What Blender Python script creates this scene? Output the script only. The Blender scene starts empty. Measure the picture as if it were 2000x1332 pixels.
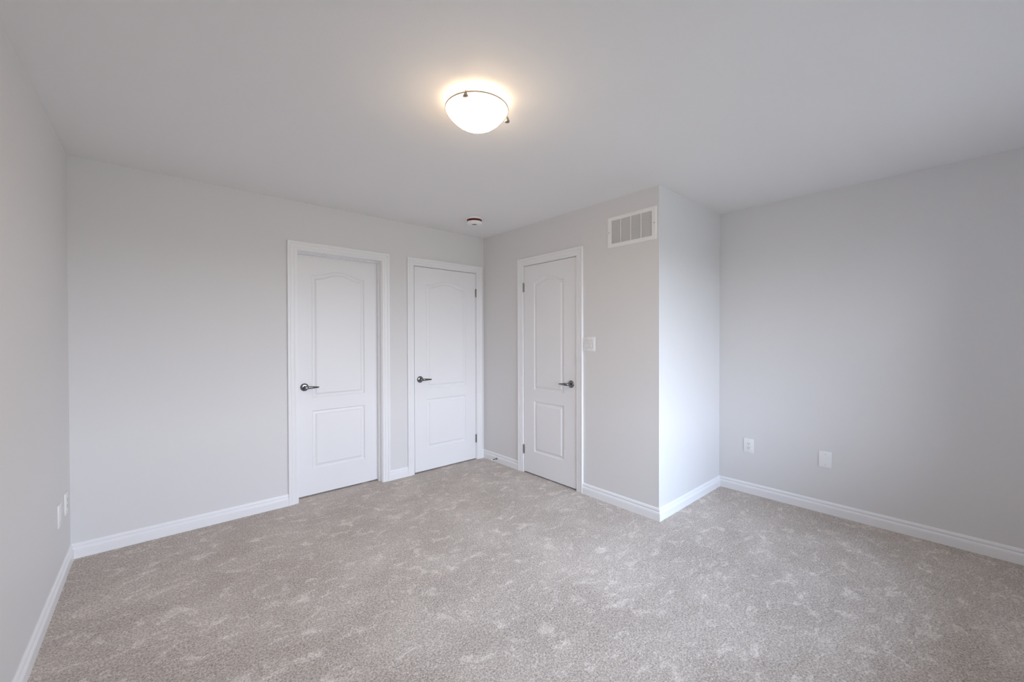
import bpy, bmesh, math, random
from mathutils import Vector, Matrix

S = bpy.context.scene
C = S.collection
PI = math.pi

# ------------------------------------------------------------------ camera
YAW, PITCH, ROLL = 0.7205, -0.0078, -0.0022
fwd = Vector((math.sin(YAW)*math.cos(PITCH), math.cos(YAW)*math.cos(PITCH), math.sin(PITCH)))
rgt = Vector((math.cos(YAW), -math.sin(YAW), 0.0))
upv = rgt.cross(fwd)
r2 = math.cos(ROLL)*rgt + math.sin(ROLL)*upv
u2 = -math.sin(ROLL)*rgt + math.cos(ROLL)*upv
cam_data = bpy.data.cameras.new('camera')
cam = bpy.data.objects.new('camera', cam_data)
C.objects.link(cam)
cam_data.sensor_width = 36.0
cam_data.lens = 14.18
cam_data.clip_start = 0.02
M = Matrix((r2, u2, -fwd)).transposed().to_4x4()
M.translation = Vector((-2.7359, -3.5953, 1.3351))
cam.matrix_world = M
S.camera = cam

# ------------------------------------------------------------------ world: overcast daylight
world = bpy.data.worlds.new('overcast_sky')
S.world = world
world.use_nodes = True
nt = world.node_tree
nt.nodes.clear()
wo = nt.nodes.new('ShaderNodeOutputWorld')
bg = nt.nodes.new('ShaderNodeBackground')
tc = nt.nodes.new('ShaderNodeTexCoord')
sx = nt.nodes.new('ShaderNodeSeparateXYZ')
mr = nt.nodes.new('ShaderNodeMapRange')
mr.inputs['From Min'].default_value = -1.0
ramp = nt.nodes.new('ShaderNodeValToRGB')
cr = ramp.color_ramp
cr.elements[0].position = 0.0;  cr.elements[0].color = (0.115, 0.125, 0.130, 1)
cr.elements[1].position = 1.0;  cr.elements[1].color = (0.59, 0.755, 1.02, 1)
for pos, c in ((0.492, (0.130, 0.142, 0.145, 1)), (0.508, (0.52, 0.565, 0.655, 1)),
               (0.62, (0.545, 0.61, 0.735, 1)), (0.75, (0.59, 0.755, 1.02, 1))):
    e = cr.elements.new(pos)
    e.color = c
nt.links.new(tc.outputs['Generated'], sx.inputs[0])
nt.links.new(sx.outputs['Z'], mr.inputs['Value'])
nt.links.new(mr.outputs[0], ramp.inputs[0])
nt.links.new(ramp.outputs[0], bg.inputs['Color'])
bg.inputs['Strength'].default_value = 18.8
nt.links.new(bg.outputs[0], wo.inputs[0])

# ------------------------------------------------------------------ room dimensions
H = 2.44                    # ceiling
XW, XB, XD = -3.142, 0.0, 1.064      # west wall, closet front, east wall
YN, YC, YS = 0.0, -2.0985, -4.35     # north wall (doors), closet side, south wall (window)
WIN = (-2.15, 0.40, 0.62, 2.08)      # window opening in the south wall

# daylight portal in the window opening (adds no light, only guides sampling)
pl = bpy.data.lights.new('window_portal', 'AREA')
pl.shape = 'RECTANGLE'
pl.size, pl.size_y = WIN[1]-WIN[0], WIN[3]-WIN[2]
pl.cycles.is_portal = True
po = bpy.data.objects.new('window_portal', pl)
C.objects.link(po)
po.location = ((WIN[0]+WIN[1])/2, YS-0.25, (WIN[2]+WIN[3])/2)
po.rotation_euler = (PI/2, 0, 0)
po.rotation_euler = Vector((0, 1, 0)).to_track_quat('-Z', 'Z').to_euler()

# bulb of the ceiling light (sits in its glass bowl)
LX, LY = -1.607, -2.064
bl = bpy.data.lights.new('bulb', 'POINT')
bl.energy = 1.3
bl.color = (1.0, 0.75, 0.52)
bl.shadow_soft_size = 0.035
BOWL_STRENGTH = 72.0      # at the bottom of the bowl, right under the bulb
bo = bpy.data.objects.new('bulb', bl)
C.objects.link(bo)
bo.location = (LX, LY, 2.385)

S.view_settings.view_transform = 'Standard'
S.view_settings.look = 'None'
S.view_settings.gamma = 1.0
S.view_settings.use_curve_mapping = False
S.view_settings.exposure = 0.06
S.cycles.use_denoising = True
S.cycles.max_bounces = 14
S.cycles.diffuse_bounces = 10
S.cycles.sample_clamp_indirect = 6.0


# ------------------------------------------------------------------ materials
def mat(name, color, rough=0.5, metal=0.0, bump=0.0, bscale=200.0, spec=0.5):
    m = bpy.data.materials.new(name)
    m.use_nodes = True
    n = m.node_tree
    b = n.nodes['Principled BSDF']
    b.inputs['Base Color'].default_value = (*color, 1)
    b.inputs['Roughness'].default_value = rough
    b.inputs['Metallic'].default_value = metal
    b.inputs['Specular IOR Level'].default_value = spec
    if bump:
        t = n.nodes.new('ShaderNodeTexCoord')
        x = n.nodes.new('ShaderNodeTexNoise')
        x.inputs['Scale'].default_value = bscale
        x.inputs['Detail'].default_value = 3
        k = n.nodes.new('ShaderNodeBump')
        k.inputs['Strength'].default_value = bump
        k.inputs['Distance'].default_value = 0.002
        n.links.new(t.outputs['Object'], x.inputs['Vector'])
        n.links.new(x.outputs['Fac'], k.inputs['Height'])
        n.links.new(k.outputs[0], b.inputs['Normal'])
    return m


def emission(name, color, strength):
    m = bpy.data.materials.new(name)
    m.use_nodes = True
    b = m.node_tree.nodes['Principled BSDF']
    b.inputs['Base Color'].default_value = (0.9, 0.9, 0.88, 1)
    b.inputs['Roughness'].default_value = 0.2
    b.inputs['Emission Color'].default_value = (*color, 1)
    b.inputs['Emission Strength'].default_value = strength
    return m


def carpet_material():
    m = bpy.data.materials.new('carpet_pile')
    m.use_nodes = True
    n = m.node_tree
    L = n.links.new
    b = n.nodes['Principled BSDF']
    b.inputs['Roughness'].default_value = 0.95
    b.inputs['Specular IOR Level'].default_value = 0.08
    b.inputs['Sheen Weight'].default_value = 0.12
    b.inputs['Sheen Roughness'].default_value = 0.6
    tcn = n.nodes.new('ShaderNodeTexCoord')

    def noise(scale, detail, rough, dist=0.0, vec=None):
        x = n.nodes.new('ShaderNodeTexNoise')
        x.inputs['Scale'].default_value = scale
        x.inputs['Detail'].default_value = detail
        x.inputs['Roughness'].default_value = rough
        x.inputs['Distortion'].default_value = dist
        L(vec or tcn.outputs['Object'], x.inputs['Vector'])
        return x.outputs['Fac']

    def rng(src, a, bb, lo, hi):
        x = n.nodes.new('ShaderNodeMapRange')
        x.interpolation_type = 'SMOOTHSTEP'
        x.inputs['From Min'].default_value = a
        x.inputs['From Max'].default_value = bb
        x.inputs['To Min'].default_value = lo
        x.inputs['To Max'].default_value = hi
        L(src, x.inputs['Value'])
        return x.outputs[0]

    def mth(op, a, bb):
        x = n.nodes.new('ShaderNodeMath')
        x.operation = op
        for i, v in enumerate((a, bb)):
            if isinstance(v, (int, float)):
                x.inputs[i].default_value = v
            else:
                L(v, x.inputs[i])
        return x.outputs[0]
    # brushed patches where the pile leans another way
    mp = n.nodes.new('ShaderNodeMapping')
    mp.inputs['Rotation'].default_value = (0, 0, 0.7)
    mp.inputs['Scale'].default_value = (1.0, 1.5, 1.0)
    L(tcn.outputs['Object'], mp.inputs['Vector'])
    big = rng(noise(2.2, 4, 0.6, 0.5, mp.outputs[0]), 0.38, 0.66, 0.0, 1.0)
    patch = rng(noise(8.0, 6, 0.68, 0.7, mp.outputs[0]), 0.52, 0.66, 0.0, 1.0)
    streak = rng(noise(17.0, 6, 0.70, 1.0, mp.outputs[0]), 0.54, 0.68, 0.0, 1.0)
    lean = mth('ADD', mth('ADD', mth('MULTIPLY', big, 0.16), mth('MULTIPLY', patch, 0.34)),
               mth('MULTIPLY', streak, 0.26))
    # tufts, and fibre grain with the shade between tips put into the colour
    tuft = noise(95.0, 3, 0.75)
    fleck = rng(noise(125.0, 5, 0.85, 0.5), 0.38, 0.62, 0.0, 1.0)
    col = n.nodes.new('ShaderNodeMix')
    col.data_type = 'RGBA'
    col.inputs['A'].default_value = (0.285, 0.230, 0.190, 1)
    col.inputs['B'].default_value = (0.98, 0.90, 0.82, 1)
    fac = mth('ADD', mth('MULTIPLY', lean, 0.72), mth('MULTIPLY', fleck, 0.62))
    L(fac, col.inputs['Factor'])
    L(col.outputs['Result'], b.inputs['Base Color'])
    k = n.nodes.new('ShaderNodeBump')
    k.inputs['Strength'].default_value = 0.8
    k.inputs['Distance'].default_value = 0.008
    L(mth('ADD', tuft, mth('MULTIPLY', lean, 0.25)), k.inputs['Height'])
    L(k.outputs[0], b.inputs['Normal'])
    return m


M_WALL = mat('wall_paint', (0.745, 0.738, 0.735), 0.62, bump=0.10, bscale=260)
M_CEIL = mat('ceiling_paint', (0.85, 0.845, 0.845), 0.85, bump=0.25, bscale=320)
M_TRIM = mat('white_trim_paint', (0.87, 0.87, 0.88), 0.32, spec=0.4)
M_DOOR = mat('white_door_paint', (0.85, 0.85, 0.86), 0.38, bump=0.05, bscale=120, spec=0.4)
M_PLATE = mat('white_plastic', (0.88, 0.88, 0.88), 0.30)
M_DEVICE = mat('white_device_plastic', (0.84, 0.84, 0.84), 0.28)
M_GAP_SHADE = mat('gap_shade_grey', (0.36, 0.36, 0.37), 0.5)  # shade of the gap round each rocker, put into the frame's colour
M_SILVER = mat('polished_silver', (0.85, 0.85, 0.86), 0.2, 1.0)
M_SLOT = mat('black_slot', (0.01, 0.01, 0.01), 0.6)
M_SCREW = mat('painted_screw', (0.62, 0.62, 0.62), 0.35)
M_CHROME = mat('chrome', (0.22, 0.22, 0.23), 0.12, 1.0)
M_NICKEL = mat('nickel', (0.30, 0.29, 0.27), 0.35, 1.0)
M_VENT = mat('white_enamel', (0.89, 0.88, 0.87), 0.35)
M_DUCT = mat('galvanized_duct', (0.10, 0.095, 0.09), 0.6)
M_VSCREW = mat('dark_screw', (0.12, 0.11, 0.10), 0.4, 0.6)
M_ALARM = mat('alarm_plastic', (0.90, 0.88, 0.86), 0.4)
M_RED = mat('dark_red_band', (0.11, 0.004, 0.010), 0.35)
M_GREYMARK = mat('grey_grille', (0.10, 0.11, 0.10), 0.5)
M_PAN = mat('white_metal', (0.80, 0.79, 0.76), 0.4)
M_GLASSIN = mat('frosted_glass_inside', (0.80, 0.78, 0.74), 0.5)
M_RIM = mat('frosted_rim', (0.50, 0.42, 0.34), 0.35)
M_RUBBER = mat('white_rubber', (0.80, 0.80, 0.80), 0.6)
M_BOWL = emission('lit_frosted_glass', (1.0, 0.74, 0.45), BOWL_STRENGTH)
_n = M_BOWL.node_tree
_t = _n.nodes.new('ShaderNodeTexCoord')
_s = _n.nodes.new('ShaderNodeSeparateXYZ')
_r = _n.nodes.new('ShaderNodeMapRange')          # the glass glows most below the bulb, least at the rim
for _k, _v in (('From Min', -0.050), ('From Max', -0.126), ('To Min', 0.0), ('To Max', 1.0)):
    _r.inputs[_k].default_value = _v
_p = _n.nodes.new('ShaderNodeMath'); _p.operation = 'POWER'; _p.inputs[1].default_value = 1.3
_a = _n.nodes.new('ShaderNodeMath'); _a.operation = 'MULTIPLY_ADD'
_a.inputs[1].default_value = BOWL_STRENGTH
_a.inputs[2].default_value = 2.2
_n.links.new(_t.outputs['Object'], _s.inputs[0])
_n.links.new(_s.outputs['Z'], _r.inputs['Value'])
_n.links.new(_r.outputs[0], _p.inputs[0])
_n.links.new(_p.outputs[0], _a.inputs[0])
_n.links.new(_a.outputs[0], _n.nodes['Principled BSDF'].inputs['Emission Strength'])
M_CARPET = carpet_material()
M_HALL = mat('hall_wood_floor', (0.16, 0.07, 0.04), 0.4)


def glass_material():
    m = bpy.data.materials.new('window_glass')
    m.use_nodes = True
    n = m.node_tree
    n.nodes.clear()
    o = n.nodes.new('ShaderNodeOutputMaterial')
    t = n.nodes.new('ShaderNodeBsdfTransparent')
    g = n.nodes.new('ShaderNodeBsdfGlossy')
    g.inputs['Roughness'].default_value = 0.0
    f = n.nodes.new('ShaderNodeFresnel')
    x = n.nodes.new('ShaderNodeMixShader')
    n.links.new(f.outputs[0], x.inputs[0])
    n.links.new(t.outputs[0], x.inputs[1])
    n.links.new(g.outputs[0], x.inputs[2])
    n.links.new(x.outputs[0], o.inputs[0])
    return m


M_GLASS = glass_material()


# ------------------------------------------------------------------ mesh helpers
def obj(name, bm, m, parent=None, smooth=None):
    bmesh.ops.remove_doubles(bm, verts=bm.verts, dist=1e-6)
    bmesh.ops.recalc_face_normals(bm, faces=bm.faces)
    me = bpy.data.meshes.new(name)
    bm.to_mesh(me)
    bm.free()
    me.materials.append(m)
    if smooth is not None:
        for p in me.polygons:
            p.use_smooth = True
        me.set_sharp_from_angle(angle=math.radians(smooth))
    o = bpy.data.objects.new(name, me)
    C.objects.link(o)
    if parent:
        o.parent = parent
    return o


def tag(o, label=None, cat=None, group=None, kind=None):
    if label: o['label'] = label
    if cat: o['category'] = cat
    if group: o['group'] = group
    if kind: o['kind'] = kind
    return o


def empty(name, loc=(0, 0, 0), rz=0.0, parent=None):
    o = bpy.data.objects.new(name, None)
    o.empty_display_size = 0.05
    C.objects.link(o)
    o.location = loc
    o.rotation_euler = (0, 0, rz)
    if parent:
        o.parent = parent
    return o


def box(bm, a, b, bev=0.0, seg=2):
    r = bmesh.ops.create_cube(bm, size=1.0)
    vs = r['verts']
    for v in vs:
        v.co = Vector([(a[i]+b[i])/2 + v.co[i]*(b[i]-a[i]) for i in range(3)])
    if bev:
        es = list({e for v in vs for e in v.link_edges})
        bmesh.ops.bevel(bm, geom=es, offset=bev, segments=seg, affect='EDGES', profile=0.5)
    return bm


def lathe(bm, prof, seg=32, axis='Z', origin=(0, 0, 0)):
    """prof: list of (radius, height); height runs along axis (Z, -Y or X)."""
    o = Vector(origin)

    def P(r, h, t):
        c, s = math.cos(t)*r, math.sin(t)*r
        if axis == 'Z':
            return o + Vector((c, s, h))
        if axis == '-Y':
            return o + Vector((c, -h, s))
        return o + Vector((h, c, s))
    rings = []
    for r, h in prof:
        if r < 1e-7:
            rings.append([bm.verts.new(P(0, h, 0))])
        else:
            rings.append([bm.verts.new(P(r, h, 2*PI*k/seg)) for k in range(seg)])
    for A, B in zip(rings, rings[1:]):
        for k in range(seg):
            k2 = (k+1) % seg
            if len(A) == 1 and len(B) == 1:
                continue
            if len(A) == 1:
                bm.faces.new((A[0], B[k], B[k2]))
            elif len(B) == 1:
                bm.faces.new((A[k], B[0], A[k2]))
            else:
                bm.faces.new((A[k], B[k], B[k2], A[k2]))
    for R in (rings[0], rings[-1]):
        if len(R) > 1:
            bm.faces.new(R)
    return bm


def loft(bm, rings, closed_profile=True, caps=True):
    """rings: lists of points with equal counts."""
    V = [[bm.verts.new(p) for p in r] for r in rings]
    n = len(V[0])
    for A, B in zip(V, V[1:]):
        for k in range(n if closed_profile else n-1):
            k2 = (k+1) % n
            bm.faces.new((A[k], B[k], B[k2], A[k2]))
    if caps:
        bm.faces.new(V[0])
        bm.faces.new(list(reversed(V[-1])))
    return bm


def slab_with_holes(u0, u1, z0, z1, th, holes):
    """Wall in local XZ, front at y=0, back at y=th; holes = [(u0,u1,z0,z1)]."""
    us = sorted({u0, u1, *[h[0] for h in holes], *[h[1] for h in holes]})
    zs = sorted({z0, z1, *[h[2] for h in holes], *[h[3] for h in holes]})
    bm = bmesh.new()
    cache = {}

    def v(i, j, s):
        if (i, j, s) not in cache:
            cache[i, j, s] = bm.verts.new((us[i], th*s, zs[j]))
        return cache[i, j, s]

    def solid(i, j):
        if not (0 <= i < len(us)-1 and 0 <= j < len(zs)-1):
            return False
        cu, cz = (us[i]+us[i+1])/2, (zs[j]+zs[j+1])/2
        return not any(h[0] < cu < h[1] and h[2] < cz < h[3] for h in holes)
    for i in range(len(us)-1):
        for j in range(len(zs)-1):
            if not solid(i, j):
                continue
            for s in (0, 1):
                bm.faces.new((v(i, j, s), v(i+1, j, s), v(i+1, j+1, s), v(i, j+1, s)))
            if not solid(i-1, j):
                bm.faces.new((v(i, j, 0), v(i, j+1, 0), v(i, j+1, 1), v(i, j, 1)))
            if not solid(i+1, j):
                bm.faces.new((v(i+1, j, 0), v(i+1, j+1, 0), v(i+1, j+1, 1), v(i+1, j, 1)))
            if not solid(i, j-1):
                bm.faces.new((v(i, j, 0), v(i+1, j, 0), v(i+1, j, 1), v(i, j, 1)))
            if not solid(i, j+1):
                bm.faces.new((v(i, j+1, 0), v(i+1, j+1, 0), v(i+1, j+1, 1), v(i, j+1, 1)))
    return bm


# local frames: local X runs to the viewer's right along the wall, local -Y points into the room
R_N, R_E, R_W, R_S = 0.0, -PI/2, PI/2, PI


def structure(o, label, cat):
    return tag(o, label, cat, kind='structure')


# ------------------------------------------------------------------ shell
TH = 0.116
D1 = dict(j0=-1.886, j1=-1.183, top=2.044)            # jamb faces, local x
D2 = dict(j0=-0.8525, j1=-0.1075, top=2.0435)
D3 = dict(j0=0.656, j1=1.3285, top=2.0445)            # on the closet front, local x = -y
VENT = (1.6925, 2.0445, 2.083, 2.266)
Z0, Z1 = -0.03, H+0.03

bm = box(bmesh.new(), (XW-0.2, YS-0.3, -0.12), (XD+0.2, 1.2, 0.0))
structure(obj('floor', bm, M_CARPET), 'beige grey cut pile carpet covering the whole floor', 'floor')
bm = box(bmesh.new(), (XW-0.2, YS-0.3, H), (XD+0.2, 1.2, H+0.12))
structure(obj('ceiling', bm, M_CEIL), 'plain flat off-white ceiling', 'ceiling')


def jhole(d):
    return (d['j0']-0.02, d['j1']+0.02, -0.2, d['top']+0.02)


Zs, Ze = 0.0, H
o = obj('wall_north', slab_with_holes(XW, XB+TH, Zs, Ze, TH,
        [(a, b, Zs, t) for a, b, _, t in (jhole(D1), jhole(D2))]), M_WALL)
structure(o, 'light grey painted wall holding the two doors beside each other', 'wall')
o = obj('wall_closet_front', slab_with_holes(0.0, -YC, Zs, Ze, TH,
        [(jhole(D3)[0], jhole(D3)[1], Zs, jhole(D3)[3]), VENT]), M_WALL)
o.rotation_euler.z = R_E
structure(o, 'light grey painted wall with the narrow door and the air vent', 'wall')
o = obj('wall_closet_side', slab_with_holes(TH, XD, Zs, Ze, TH, []), M_WALL)
o.location = (0, YC, 0)
structure(o, 'bright narrow wall turning the corner beside the air vent', 'wall')
o = obj('wall_east', slab_with_holes(-0.9, -YS, Zs, Ze, TH, []), M_WALL)
o.location = (XD, 0, 0); o.rotation_euler.z = R_E
structure(o, 'grey wall on the right with an outlet and a blank plate', 'wall')
o = obj('wall_west', slab_with_holes(YS, 0.9, Zs, Ze, TH, []), M_WALL)
o.location = (XW, 0, 0); o.rotation_euler.z = R_W
structure(o, 'grey wall along the left edge with two plates near its far corner', 'wall')
o = obj('wall_south', slab_with_holes(-XD-0.2, -XW+0.2, Zs, Ze, 0.26, [(-WIN[1], -WIN[0], WIN[2], WIN[3])]), M_WALL)
o.location = (0, YS, 0); o.rotation_euler.z = R_S
structure(o, 'wall behind the viewpoint with the daylight window', 'wall')
o = obj('wall_hall', slab_with_holes(XW-0.2, XD+0.2, Zs, Ze, TH, []), M_WALL)
o.location = (0, 0.9, 0)
structure(o, 'far wall of the dark space beyond the doors', 'wall')

# window (behind the viewpoint): frame, mullion, panes
win = empty('window_1', ((WIN[0]+WIN[1])/2, YS-0.19, WIN[2]))
structure(win, 'white framed window in the wall behind the viewpoint', 'window')
ww, wh = WIN[1]-WIN[0], WIN[3]-WIN[2]
bm = slab_with_holes(-ww/2, ww/2, 0, wh, 0.06, [(-ww/2+0.05, -0.025, 0.05, wh-0.05), (0.025, ww/2-0.05, 0.05, wh-0.05)])
obj('window_frame', bm, M_TRIM, win)
for s in (-1, 1):
    a, b = sorted((s*0.025, s*(ww/2-0.05)))
    obj('window_pane', box(bmesh.new(), (a, 0.028, 0.05), (b, 0.032, wh-0.05)), M_GLASS, win)
bm = box(bmesh.new(), (WIN[0]+0.001, YS-0.185, WIN[2]), (WIN[1]-0.001, YS+0.03, WIN[2]+0.02), 0.004)
structure(obj('trim_4', bm, M_TRIM), 'white sill under the window behind the viewpoint', 'window sill')

# ------------------------------------------------------------------ baseboards
BASE = [(0, 0), (0.0150, 0), (0.0150, 0.0500), (0.0135, 0.0508), (0.0135, 0.0525), (0.0146, 0.0535), (0.0140, 0.0565),
        (0.0110, 0.0610), (0.0078, 0.0645), (0.0070, 0.0680), (0.0078, 0.0715), (0.0110, 0.0735), (0.0112, 0.077), (0.0090, 0.084),
        (0.0048, 0.0905), (0.0030, 0.0915), (0, 0.0915)]


def baseboard(name, x0, x1, m0, m1, loc, rz, label):
    """m0/m1: -1 inside mitre, +1 outside mitre, 0 square cut."""
    rings = [[Vector((x0 - m0*t, -t, z)) for t, z in BASE], [Vector((x1 + m1*t, -t, z)) for t, z in BASE]]
    o = obj(name, loft(bmesh.new(), rings), M_TRIM, smooth=25)
    o.location = loc
    o.rotation_euler.z = rz
    structure(o, label, 'baseboard')


CW = 0.070     # casing width
RV = 0.005     # reveal
N0 = (0, 0, 0)
baseboard('baseboard_north', XW, D1['j0']-RV-CW, -1, 0, N0, R_N, 'long white baseboard left of the wide recessed door')
baseboard('baseboard_north.001', D1['j1']+RV+CW, D2['j0']-RV-CW, 0, 0, N0, R_N, 'short white baseboard between the two neighbouring doors')
baseboard('baseboard_north.002', D2['j1']+RV+CW, 0.0, 0, -1, N0, R_N, 'sliver of white baseboard in the corner right of the middle door')
baseboard('baseboard_closet_front', 0.0, D3['j0']-RV-CW, -1, 0, N0, R_E, 'white baseboard carrying the door stop in the corner')
baseboard('baseboard_closet_front.001', D3['j1']+RV+CW, -YC, 0, 1, N0, R_E, 'white baseboard under the light switch and air vent')
baseboard('baseboard_closet_side', 0.0, XD, 1, -1, (0, YC, 0), R_N, 'white baseboard along the bright narrow wall')
baseboard('baseboard_east', -YC, -YS, -1, -1, (XD, 0, 0), R_E, 'white baseboard along the right wall under the outlets')
baseboard('baseboard_west', YS, 0.0, -1, -1, (XW, 0, 0), R_W, 'white baseboard along the left wall running toward the viewer')
baseboard('baseboard_south', -XD, -XW, -1, -1, (0, YS, 0), R_S, 'white baseboard under the window behind the viewpoint')

# ------------------------------------------------------------------ door casings and jambs
CAS = [(0, 0), (0, 0.0085), (0.0015, 0.0100), (0.012, 0.0105), (0.0165, 0.0105), (0.0180, 0.0088), (0.0200, 0.0088), (0.0225, 0.0115),
       (0.030, 0.0135), (0.040, 0.0140), (0.0440, 0.0138), (0.0455, 0.0118), (0.0475, 0.0118), (0.0500, 0.0150), (0.0545, 0.0172),
       (0.0630, 0.0178), (0.0680, 0.0172), (0.0700, 0.0150), (0.0700, 0)]


def u_sweep(prof, x0, x1, zt, depth_sign=-1):
    """prof (u outward from the opening, h out of the wall); path up, over and down."""
    path = [((x0, 0), (-1, 0)), ((x0, zt), (-1, 1)), ((x1, zt), (1, 1)), ((x1, 0), (1, 0))]
    rings = [[Vector((p[0]+d[0]*u, depth_sign*h, p[1]+d[1]*u)) for u, h in prof] for p, d in path]
    return loft(bmesh.new(), rings)


def trim(n, d, rz, stop, label):
    t = empty('trim_%d' % n, (0, 0, 0), rz)
    structure(t, label, 'door casing')
    obj('casing', u_sweep(CAS, d['j0']-RV, d['j1']+RV, d['top']+RV), M_TRIM, t, smooth=25)
    s0, s1 = stop
    jp = [(0, 0), (0, s0), (-0.011, s0), (-0.011, s1), (0, s1), (0, TH), (0.02, TH), (0.02, 0)]
    obj('jamb', u_sweep(jp, d['j0'], d['j1'], d['top'], 1), M_TRIM, t)


trim(1, D1, R_N, (0.045, 0.0795), 'white moulded casing around the wide recessed door')
trim(2, D2, R_N, (0.038, 0.070), 'white moulded casing around the middle door in the corner')
trim(3, D3, R_E, (0.038, 0.070), 'white moulded casing around the narrow door beside the light switch')

# ------------------------------------------------------------------ doors
PANEL = [(0, 0), (0.0022, 0.0022), (0.0060, 0.0060), (0.0100, 0.0082), (0.0150, 0.0086), (0.0240, 0.0070), (0.0300, 0.0050),
         (0.0335, 0.0022), (0.0360, 0.0012), (0.0375, 0.0002)]


def door_slab(x0, x1, z0, z1, y0, th, hw, zb=(0.228, 0.832), zt=(0.722, 1.868), rise=0.047):
    bm = bmesh.new()
    xc = (x0+x1)/2
    NS = 28
    ts = [-1 + 2*k/NS for k in range(NS+1)]

    def topz(i, t, d):
        return zt[i] - d + (rise*0.5*(1+math.cos(PI*t)) if i == 1 else 0.0)

    def ring(i, d, dep):
        w = hw - d
        bot = [Vector((xc+t*w, y0+1.25*dep, zb[i]+d)) for t in ts]
        top = [Vector((xc+t*w, y0+1.25*dep, topz(i, t, d))) for t in ts]
        return bot, top
    Q = lambda *p: bm.faces.new([bm.verts.new(q) for q in p])
    zc = [z0, zb[0], zt[0], zb[1], zt[1], z1]
    for a, b in ((x0, xc-hw), (xc+hw, x1)):
        for k in range(5):
            Q(Vector((a, y0, zc[k])), Vector((b, y0, zc[k])), Vector((b, y0, zc[k+1])), Vector((a, y0, zc[k+1])))
    for k in range(NS):
        xa, xb = xc+ts[k]*hw, xc+ts[k+1]*hw
        for lo, hi in ((lambda t: z0, lambda t: zb[0]), (lambda t: zt[0], lambda t: zb[1]), (lambda t: topz(1, t, 0), lambda t: z1)):
            Q(Vector((xa, y0, lo(ts[k]))), Vector((xb, y0, lo(ts[k+1]))), Vector((xb, y0, hi(ts[k+1]))), Vector((xa, y0, hi(ts[k]))))
    for i in (0, 1):
        rs = [ring(i, d, dep) for d, dep in PANEL]
        for (b0, t0), (b1, t1) in zip(rs, rs[1:]):
            for k in range(NS):
                Q(b0[k], b0[k+1], b1[k+1], b1[k])
                Q(t0[k], t1[k], t1[k+1], t0[k+1])
            Q(b0[0], b1[0], t1[0], t0[0])
            Q(b0[-1], t0[-1], t1[-1], b1[-1])
        b, t = rs[-1]
        for k in range(NS):
            Q(b[k], b[k+1], t[k+1], t[k])
    bmesh.ops.remove_doubles(bm, verts=bm.verts, dist=1e-6)
    # edges and back
    ed = [e for e in bm.edges if len(e.link_faces) == 1]
    r = bmesh.ops.extrude_edge_only(bm, edges=ed)
    nv = [g for g in r['geom'] if isinstance(g, bmesh.types.BMVert)]
    for v in nv:
        v.co.y = y0 + th
    ed = [e for e in bm.edges if len(e.link_faces) == 1]
    bmesh.ops.contextual_create(bm, geom=ed)
    return bm


def add_tube(bm, pts, radii, seg=16, squash=1.0):
    rings = []
    for k, (p, r) in enumerate(zip(pts, radii)):
        a = pts[max(k-1, 0)]
        b = pts[min(k+1, len(pts)-1)]
        d = (Vector(b)-Vector(a)).normalized()
        side = d.cross(Vector((0, 0, 1))).normalized()
        up = side.cross(d).normalized()
        rings.append([Vector(p) + side*math.cos(2*PI*j/seg)*r*squash + up*math.sin(2*PI*j/seg)*r for j in range(seg)])
    loft(bm, rings)
    return bm


def lever_handle(parent, x, z, y, direction, lock):
    h = empty('door_handle', (x, y, z), 0, parent)
    rose = [(0.0, 0), (0.0325, 0), (0.0325, 0.003), (0.0315, 0.006), (0.028, 0.0095), (0.022, 0.0115), (0.016, 0.0125), (0, 0.0125)]
    obj('rosette', lathe(bmesh.new(), rose, 40, '-Y'), M_CHROME, h, smooth=35)
    s = direction
    bm = bmesh.new()
    # neck turning into a tapering lever
    pts = [(0, -0.010, 0), (0, -0.032, 0), (s*0.002, -0.046, 0), (s*0.009, -0.054, 0), (s*0.020, -0.057, 0), (s*0.045, -0.057, 0),
           (s*0.068, -0.056, -0.001), (s*0.088, -0.054, -0.002), (s*0.098, -0.052, -0.002), (s*0.101, -0.0515, -0.002)]
    rad = [0.0125, 0.0115, 0.0122, 0.0125, 0.0120, 0.0105, 0.0085, 0.0070, 0.0062, 0.003]
    add_tube(bm, pts, rad, 20, 0.85)
    obj('lever', bm, M_CHROME, h, smooth=40)
    if lock:
        k = obj('lock_button', lathe(bmesh.new(), [(0, 0), (0.0070, 0), (0.0070, 0.004), (0.0055, 0.006), (0.0040, 0.006), (0.0036, 0.0045), (0, 0.0045)], 24, '-Y',
                (s*0.004, -0.0585, 0)), M_SILVER, h, smooth=35)
    return h


def hinge(parent, x, z, y):
    bm = bmesh.new()
    prof = [(0, -0.047), (0.0035, -0.046), (0.0050, -0.043)]
    n = 5
    hh = 0.086/n
    for k in range(n):
        a = -0.043 + k*hh
        prof += [(0.0066, a+0.0004), (0.0066, a+hh-0.0012), (0.0058, a+hh-0.0006)]
    prof += [(0.0050, 0.043), (0.0035, 0.046), (0, 0.047)]
    lathe(bm, prof, 18, 'Z', (0, -0.0055, 0))
    box(bm, (-0.0085, -0.0022, -0.043), (0.0085, 0.0005, 0.043))
    o = obj('hinge', bm, M_NICKEL, parent, smooth=35)
    o.location = (x, y, z)


def door(n, d, rz, y0, hw, handle_x, hdir, lock, hinges, label):
    t = empty('door_%d' % n, (0, 0, 0), rz)
    structure(t, label, 'door')
    x0, x1 = d['j0']+0.0042, d['j1']-0.0042
    obj('door_panel', door_slab(x0, x1, 0.012, d['top']-0.0048, y0, 0.035, hw), M_DOOR, t, smooth=28)
    lever_handle(t, handle_x, 0.926, y0, hdir, lock)
    for hx, hz in hinges:
        hinge(t, hx, hz, y0)


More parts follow.
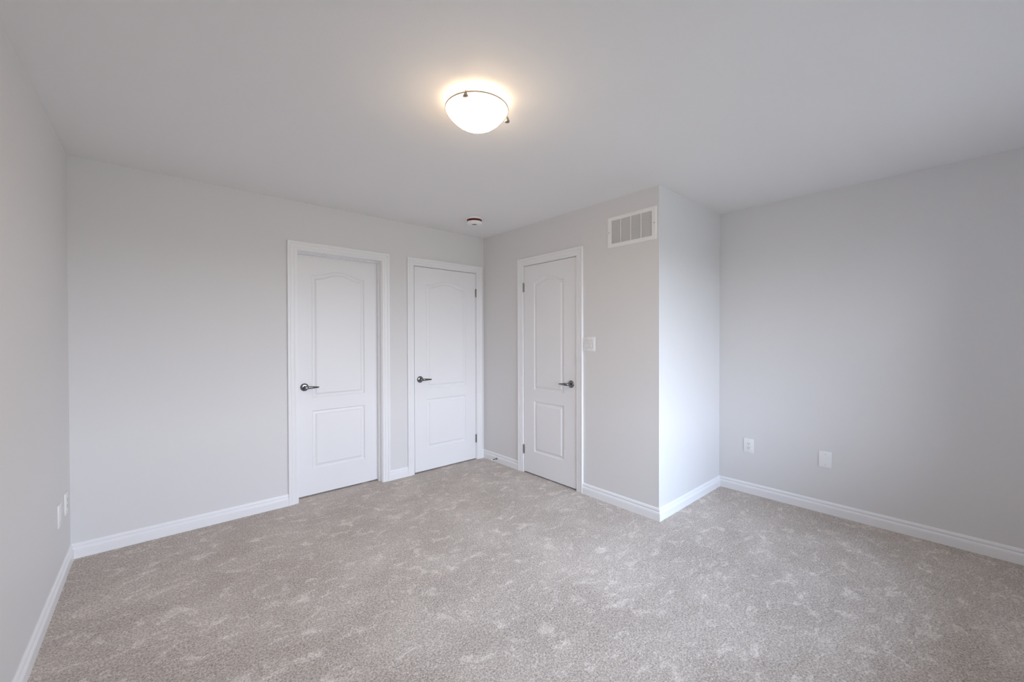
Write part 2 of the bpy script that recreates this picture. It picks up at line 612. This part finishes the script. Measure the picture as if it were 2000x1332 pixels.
door(1, D1, R_N, 0.081, 0.2245, -1.8185, 1, True, [],
     'wide white two-panel arched door set deep in its frame, leftmost of three')
door(2, D2, R_N, 0.001, 0.2385, -0.7900, 1, False, [(D2['j1']-0.0015, 1.826), (D2['j1']-0.0015, 0.231)],
     'white two-panel arched door in the corner beneath the smoke alarm')
door(3, D3, R_E, 0.001, 0.1905, 1.2680, -1, False, [(D3['j0']+0.0015, 1.834), (D3['j0']+0.0015, 0.231)],
     'narrow white two-panel arched door beside the double light switch')

# ------------------------------------------------------------------ wall plates
def plate_mesh(w, h, holes=()):
    bm = box(bmesh.new(), (-w/2, -0.0060, -h/2), (w/2, 0.0, h/2), 0.0022, 2)
    return bm


def screw(parent, x, z, y=-0.0060, r=0.0032, m=None):
    o = obj('screw', lathe(bmesh.new(), [(0, 0), (r, 0), (r*0.9, 0.0008), (r*0.35, 0.0012), (r*0.3, 0.0006), (0, 0.0006)], 16, '-Y'), m or M_SCREW, parent, smooth=30)
    o.location = (x, y, z)
    return o


def blank_plate(loc, rz, label):
    t = empty('blank_wall_plate', loc, rz)
    tag(t, label, 'wall plate')
    obj('cover_plate', plate_mesh(0.079, 0.121), M_PLATE, t, smooth=30)
    for s in (-1, 1):
        screw(t, 0, s*0.0415)


def outlet(loc, rz, label):
    t = empty('electrical_outlet', loc, rz)
    tag(t, label, 'outlet')
    obj('cover_plate', plate_mesh(0.079, 0.121), M_PLATE, t, smooth=30)
    for s in (-1, 1):
        screw(t, 0, s*0.0480)
    rec = obj('receptacle', box(bmesh.new(), (-0.0170, -0.0078, -0.0335), (0.0170, -0.0040, 0.0335), 0.0015, 2), M_DEVICE, t, smooth=30)
    for zc in (0.0185, -0.0165):
        for x, w, h in ((-0.0068, 0.0026, 0.0085), (0.0068, 0.0022, 0.0070)):
            o = obj('slot', box(bmesh.new(), (-w/2, -0.0004, -h/2), (w/2, 0.0004, h/2)), M_SLOT, rec)
            o.location = (x, -0.0079, zc+0.004)
        o = obj('slot', lathe(bmesh.new(), [(0, -0.0004), (0.0028, -0.0004), (0.0028, 0.0004), (0, 0.0004)], 14, '-Y'), M_SLOT, rec)
        o.location = (0, -0.0079, zc-0.0075)


outlet((XD, -2.342, 0.407), R_E, 'white duplex outlet with dark slots low on the right wall near its corner')
blank_plate((XD, -2.868, 0.4075), R_E, 'blank white wall plate low on the right wall, right of the duplex outlet')
blank_plate((XW, -0.372, 0.389), R_W, 'thin white plate low on the left wall, farther from the corner')
outlet((XW, -0.168, 0.391), R_W, 'white outlet plate low on the left wall, closest to the far corner')

# double light switch
t = empty('light_switch', (0, -1.4690, 1.2820), R_E)
tag(t, 'white double rocker light switch on the wall beside the narrow door', 'light switch')
obj('cover_plate', plate_mesh(0.122, 0.121), M_PLATE, t, smooth=30)
for x, tilt in ((-0.0235, 1), (0.0235, -1)):
    obj('rocker_frame', slab_with_holes(x-0.0170, x+0.0170, -0.0335, 0.0335, 0.0016, [(x-0.0155, x+0.0155, -0.0320, 0.0320)]), M_GAP_SHADE, t).location = (0, -0.0070, 0)
    rings = []
    for z, hgt in ((-0.0318, 0.0070 + 0.0026*tilt + 0.0022), (0.0, 0.0072), (0.0318, 0.0070 - 0.0026*tilt + 0.0022)):
        rings.append([Vector((x-0.0153, -0.0030, z)), Vector((x-0.0153, -hgt, z)), Vector((x+0.0153, -hgt, z)), Vector((x+0.0153, -0.0030, z))])
    obj('rocker', loft(bmesh.new(), rings), M_DEVICE, t)
    for s in (-1, 1):
        screw(t, x, s*0.0480)

# ------------------------------------------------------------------ air vent
vc = ((VENT[0]+VENT[1])/2, (VENT[2]+VENT[3])/2)
t = empty('air_vent', (0, -vc[0], vc[1]), R_E)
tag(t, 'white louvered return air vent high on the wall above the light switch', 'air vent')
gw, gh = (VENT[1]-VENT[0])/2, (VENT[3]-VENT[2])/2
FW, FH = 0.2105, 0.1215
bm = bmesh.new()
fp = [(0.0, 0.0), (0.0, 0.0055), (0.003, 0.0085), (0.026, 0.0100), (0.0300, 0.0095), (0.0330, 0.0070), (0.0330, -0.004)]
rings = []
for cx, cz in ((-1, -1), (1, -1), (1, 1), (-1, 1), (-1, -1)):
    rings.append([Vector((cx*(FW-u*(FW-gw)/0.033), -h, cz*(FH-u*(FH-gh)/0.033))) for u, h in fp])
loft(bm, rings, closed_profile=True, caps=False)
obj('vent_frame', bm, M_VENT, t, smooth=30)
bm = bmesh.new()
NL = 23
for k in range(NL):
    z = -gh + (k+0.5)*2*gh/NL
    p = 2*gh/NL
    prof = [(-0.0065, z+0.0026), (-0.0058, z+0.0034), (0.0040, z-0.0030), (0.0033, z-0.0038)]
    loft(bm, [[Vector((x, y, zz)) for y, zz in prof] for x in (-gw-0.001, gw+0.001)])
obj('louver_grille', bm, M_VENT, t)
for k in (-1, 0, 1):
    obj('divider_bar', box(bmesh.new(), (k*gw/2-0.0035, -0.0082, -gh-0.001), (k*gw/2+0.0035, -0.0060, gh+0.001), 0.0008, 1), M_VENT, t)
for s in (-1, 1):
    screw(t, s*(FW-0.014), 0.0, -0.0092, 0.0034, M_VSCREW)
bm = box(bmesh.new(), (-gw, 0.006, -gh), (gw, TH+0.12, gh))
bm.faces.ensure_lookup_table()
front = min(bm.faces, key=lambda f: f.calc_center_median().y)
bmesh.ops.delete(bm, geom=[front], context='FACES')
obj('duct', bm, M_DUCT, t)

# ------------------------------------------------------------------ door stop
t = empty('door_stop', (-0.0150, -0.2430, 0.0400), R_E)
tag(t, 'small metal door stop with white tip screwed to the corner baseboard', 'door stop')
obj('stop_base', lathe(bmesh.new(), [(0, 0), (0.0110, 0), (0.0110, 0.002), (0.0085, 0.005), (0.0060, 0.010), (0, 0.010)], 24, '-Y'), M_CHROME, t, smooth=35)
obj('stop_rod', lathe(bmesh.new(), [(0, 0.009), (0.0048, 0.009), (0.0042, 0.03), (0.0036, 0.062), (0, 0.062)], 18, '-Y'), M_CHROME, t, smooth=35)
obj('stop_tip', lathe(bmesh.new(), [(0, 0.060), (0.0062, 0.060), (0.0068, 0.066), (0.0062, 0.072), (0.004, 0.0745), (0, 0.0750)], 20, '-Y'), M_RUBBER, t, smooth=35)

# ------------------------------------------------------------------ smoke alarm
t = empty('smoke_alarm', (-0.522, -0.548, H))
tag(t, 'round white smoke alarm with dark red band on the ceiling above the corner', 'smoke alarm')
obj('mounting_base', lathe(bmesh.new(), [(0, 0), (0.0765, 0), (0.0770, -0.004), (0.0765, -0.011), (0.0745, -0.0130), (0.0680, -0.0135), (0, -0.0135)], 48), M_ALARM, t, smooth=30)
obj('red_band', lathe(bmesh.new(), [(0, -0.0130), (0.0690, -0.0130), (0.0690, -0.0330), (0, -0.0330)], 48), M_RED, t, smooth=30)
bod = obj('alarm_body', lathe(bmesh.new(), [(0, -0.0320), (0.0705, -0.0320), (0.0715, -0.0350), (0.0700, -0.0420), (0.0650, -0.0490), (0.0540, -0.0545),
                                            (0.0300, -0.0570), (0, -0.0575)], 48), M_ALARM, t, smooth=40)
# sounder grille: two raised arcs facing the room, and a test button
for rr, hw_ in ((0.0260, 0.95), (0.0140, 0.9)):
    rings = []
    a0 = math.atan2(-3.095, -2.249)
    for k in range(13):
        a = a0 - hw_ + 2*hw_*k/12
        rings.append([Vector((math.cos(a)*r, math.sin(a)*r, z)) for r, z in ((rr-0.0028, -0.0555), (rr-0.0028, -0.0600), (rr+0.0028, -0.0600), (rr+0.0028, -0.0555))])
    obj('sounder_slot', loft(bmesh.new(), rings), M_GREYMARK, t)
obj('test_button', lathe(bmesh.new(), [(0, -0.0560), (0.0065, -0.0560), (0.0065, -0.0590), (0.005, -0.0598), (0, -0.0598)], 20), M_ALARM, t, smooth=30)

# ------------------------------------------------------------------ ceiling light
t = empty('ceiling_light', (LX, LY, H))
tag(t, 'lit flush-mount ceiling light with white glass bowl held by metal clips', 'ceiling light')
obj('canopy', lathe(bmesh.new(), [(0, 0), (0.060, 0), (0.062, -0.004), (0.058, -0.016), (0.050, -0.020), (0, -0.020)], 40), M_PAN, t, smooth=30)
RB, ZR, ZB = 0.143, -0.046, -0.126
outer = [(RB*k/18, ZB + (ZR-ZB)*(k/18)**2.4) for k in range(19)]
prof = outer + [(RB+0.002, ZR+0.003), (RB-0.001, ZR+0.005)] + [(r*0.965, z+0.005) for r, z in reversed(outer)]
prof[-1] = (0, ZB+0.005)
bowl = obj('glass_bowl', lathe(bmesh.new(), prof, 64), M_BOWL, t, smooth=40)
bowl.data.materials.append(M_GLASSIN)            # frosted inner face, lit by the bulb
for f in bowl.data.polygons:
    if f.normal.z > 0.02:
        f.material_index = 1
rp = [(RB+0.0035, ZR+0.0085), (RB+0.0055, ZR+0.0080), (RB+0.0055, ZR+0.0030), (RB+0.0035, ZR+0.0025), (RB+0.0035, ZR+0.0085)]
bm = bmesh.new()
loft(bm, [[Vector((r*math.cos(2*PI*k/64), r*math.sin(2*PI*k/64), z)) for r, z in rp[:-1]] for k in range(65)], caps=False)
obj('bowl_rim', bm, M_RIM, t, smooth=40)
for ang in (math.radians(215), math.radians(340), math.radians(58)):
    dx, dy = math.cos(ang), math.sin(ang)
    bm = bmesh.new()
    add_tube(bm, [(dx*0.055, dy*0.055, -0.012), (dx*0.10, dy*0.10, -0.020), (dx*(RB-0.004), dy*(RB-0.004), -0.030), (dx*(RB+0.007), dy*(RB+0.007), -0.036), (dx*(RB+0.008), dy*(RB+0.008), -0.050)],
             [0.003, 0.003, 0.003, 0.003, 0.003], 10)
    clip = obj('clip', bm, M_NICKEL, t, smooth=40)
    k = obj('clip_knob', lathe(bmesh.new(), [(0, 0.004), (0.0065, 0.004), (0.0075, -0.001), (0.0105, -0.008), (0.0125, -0.013), (0.0115, -0.017), (0.0070, -0.0185), (0, -0.0190)], 20), M_NICKEL, clip, smooth=35)
    k.location = (dx*(RB+0.008), dy*(RB+0.008), -0.049)
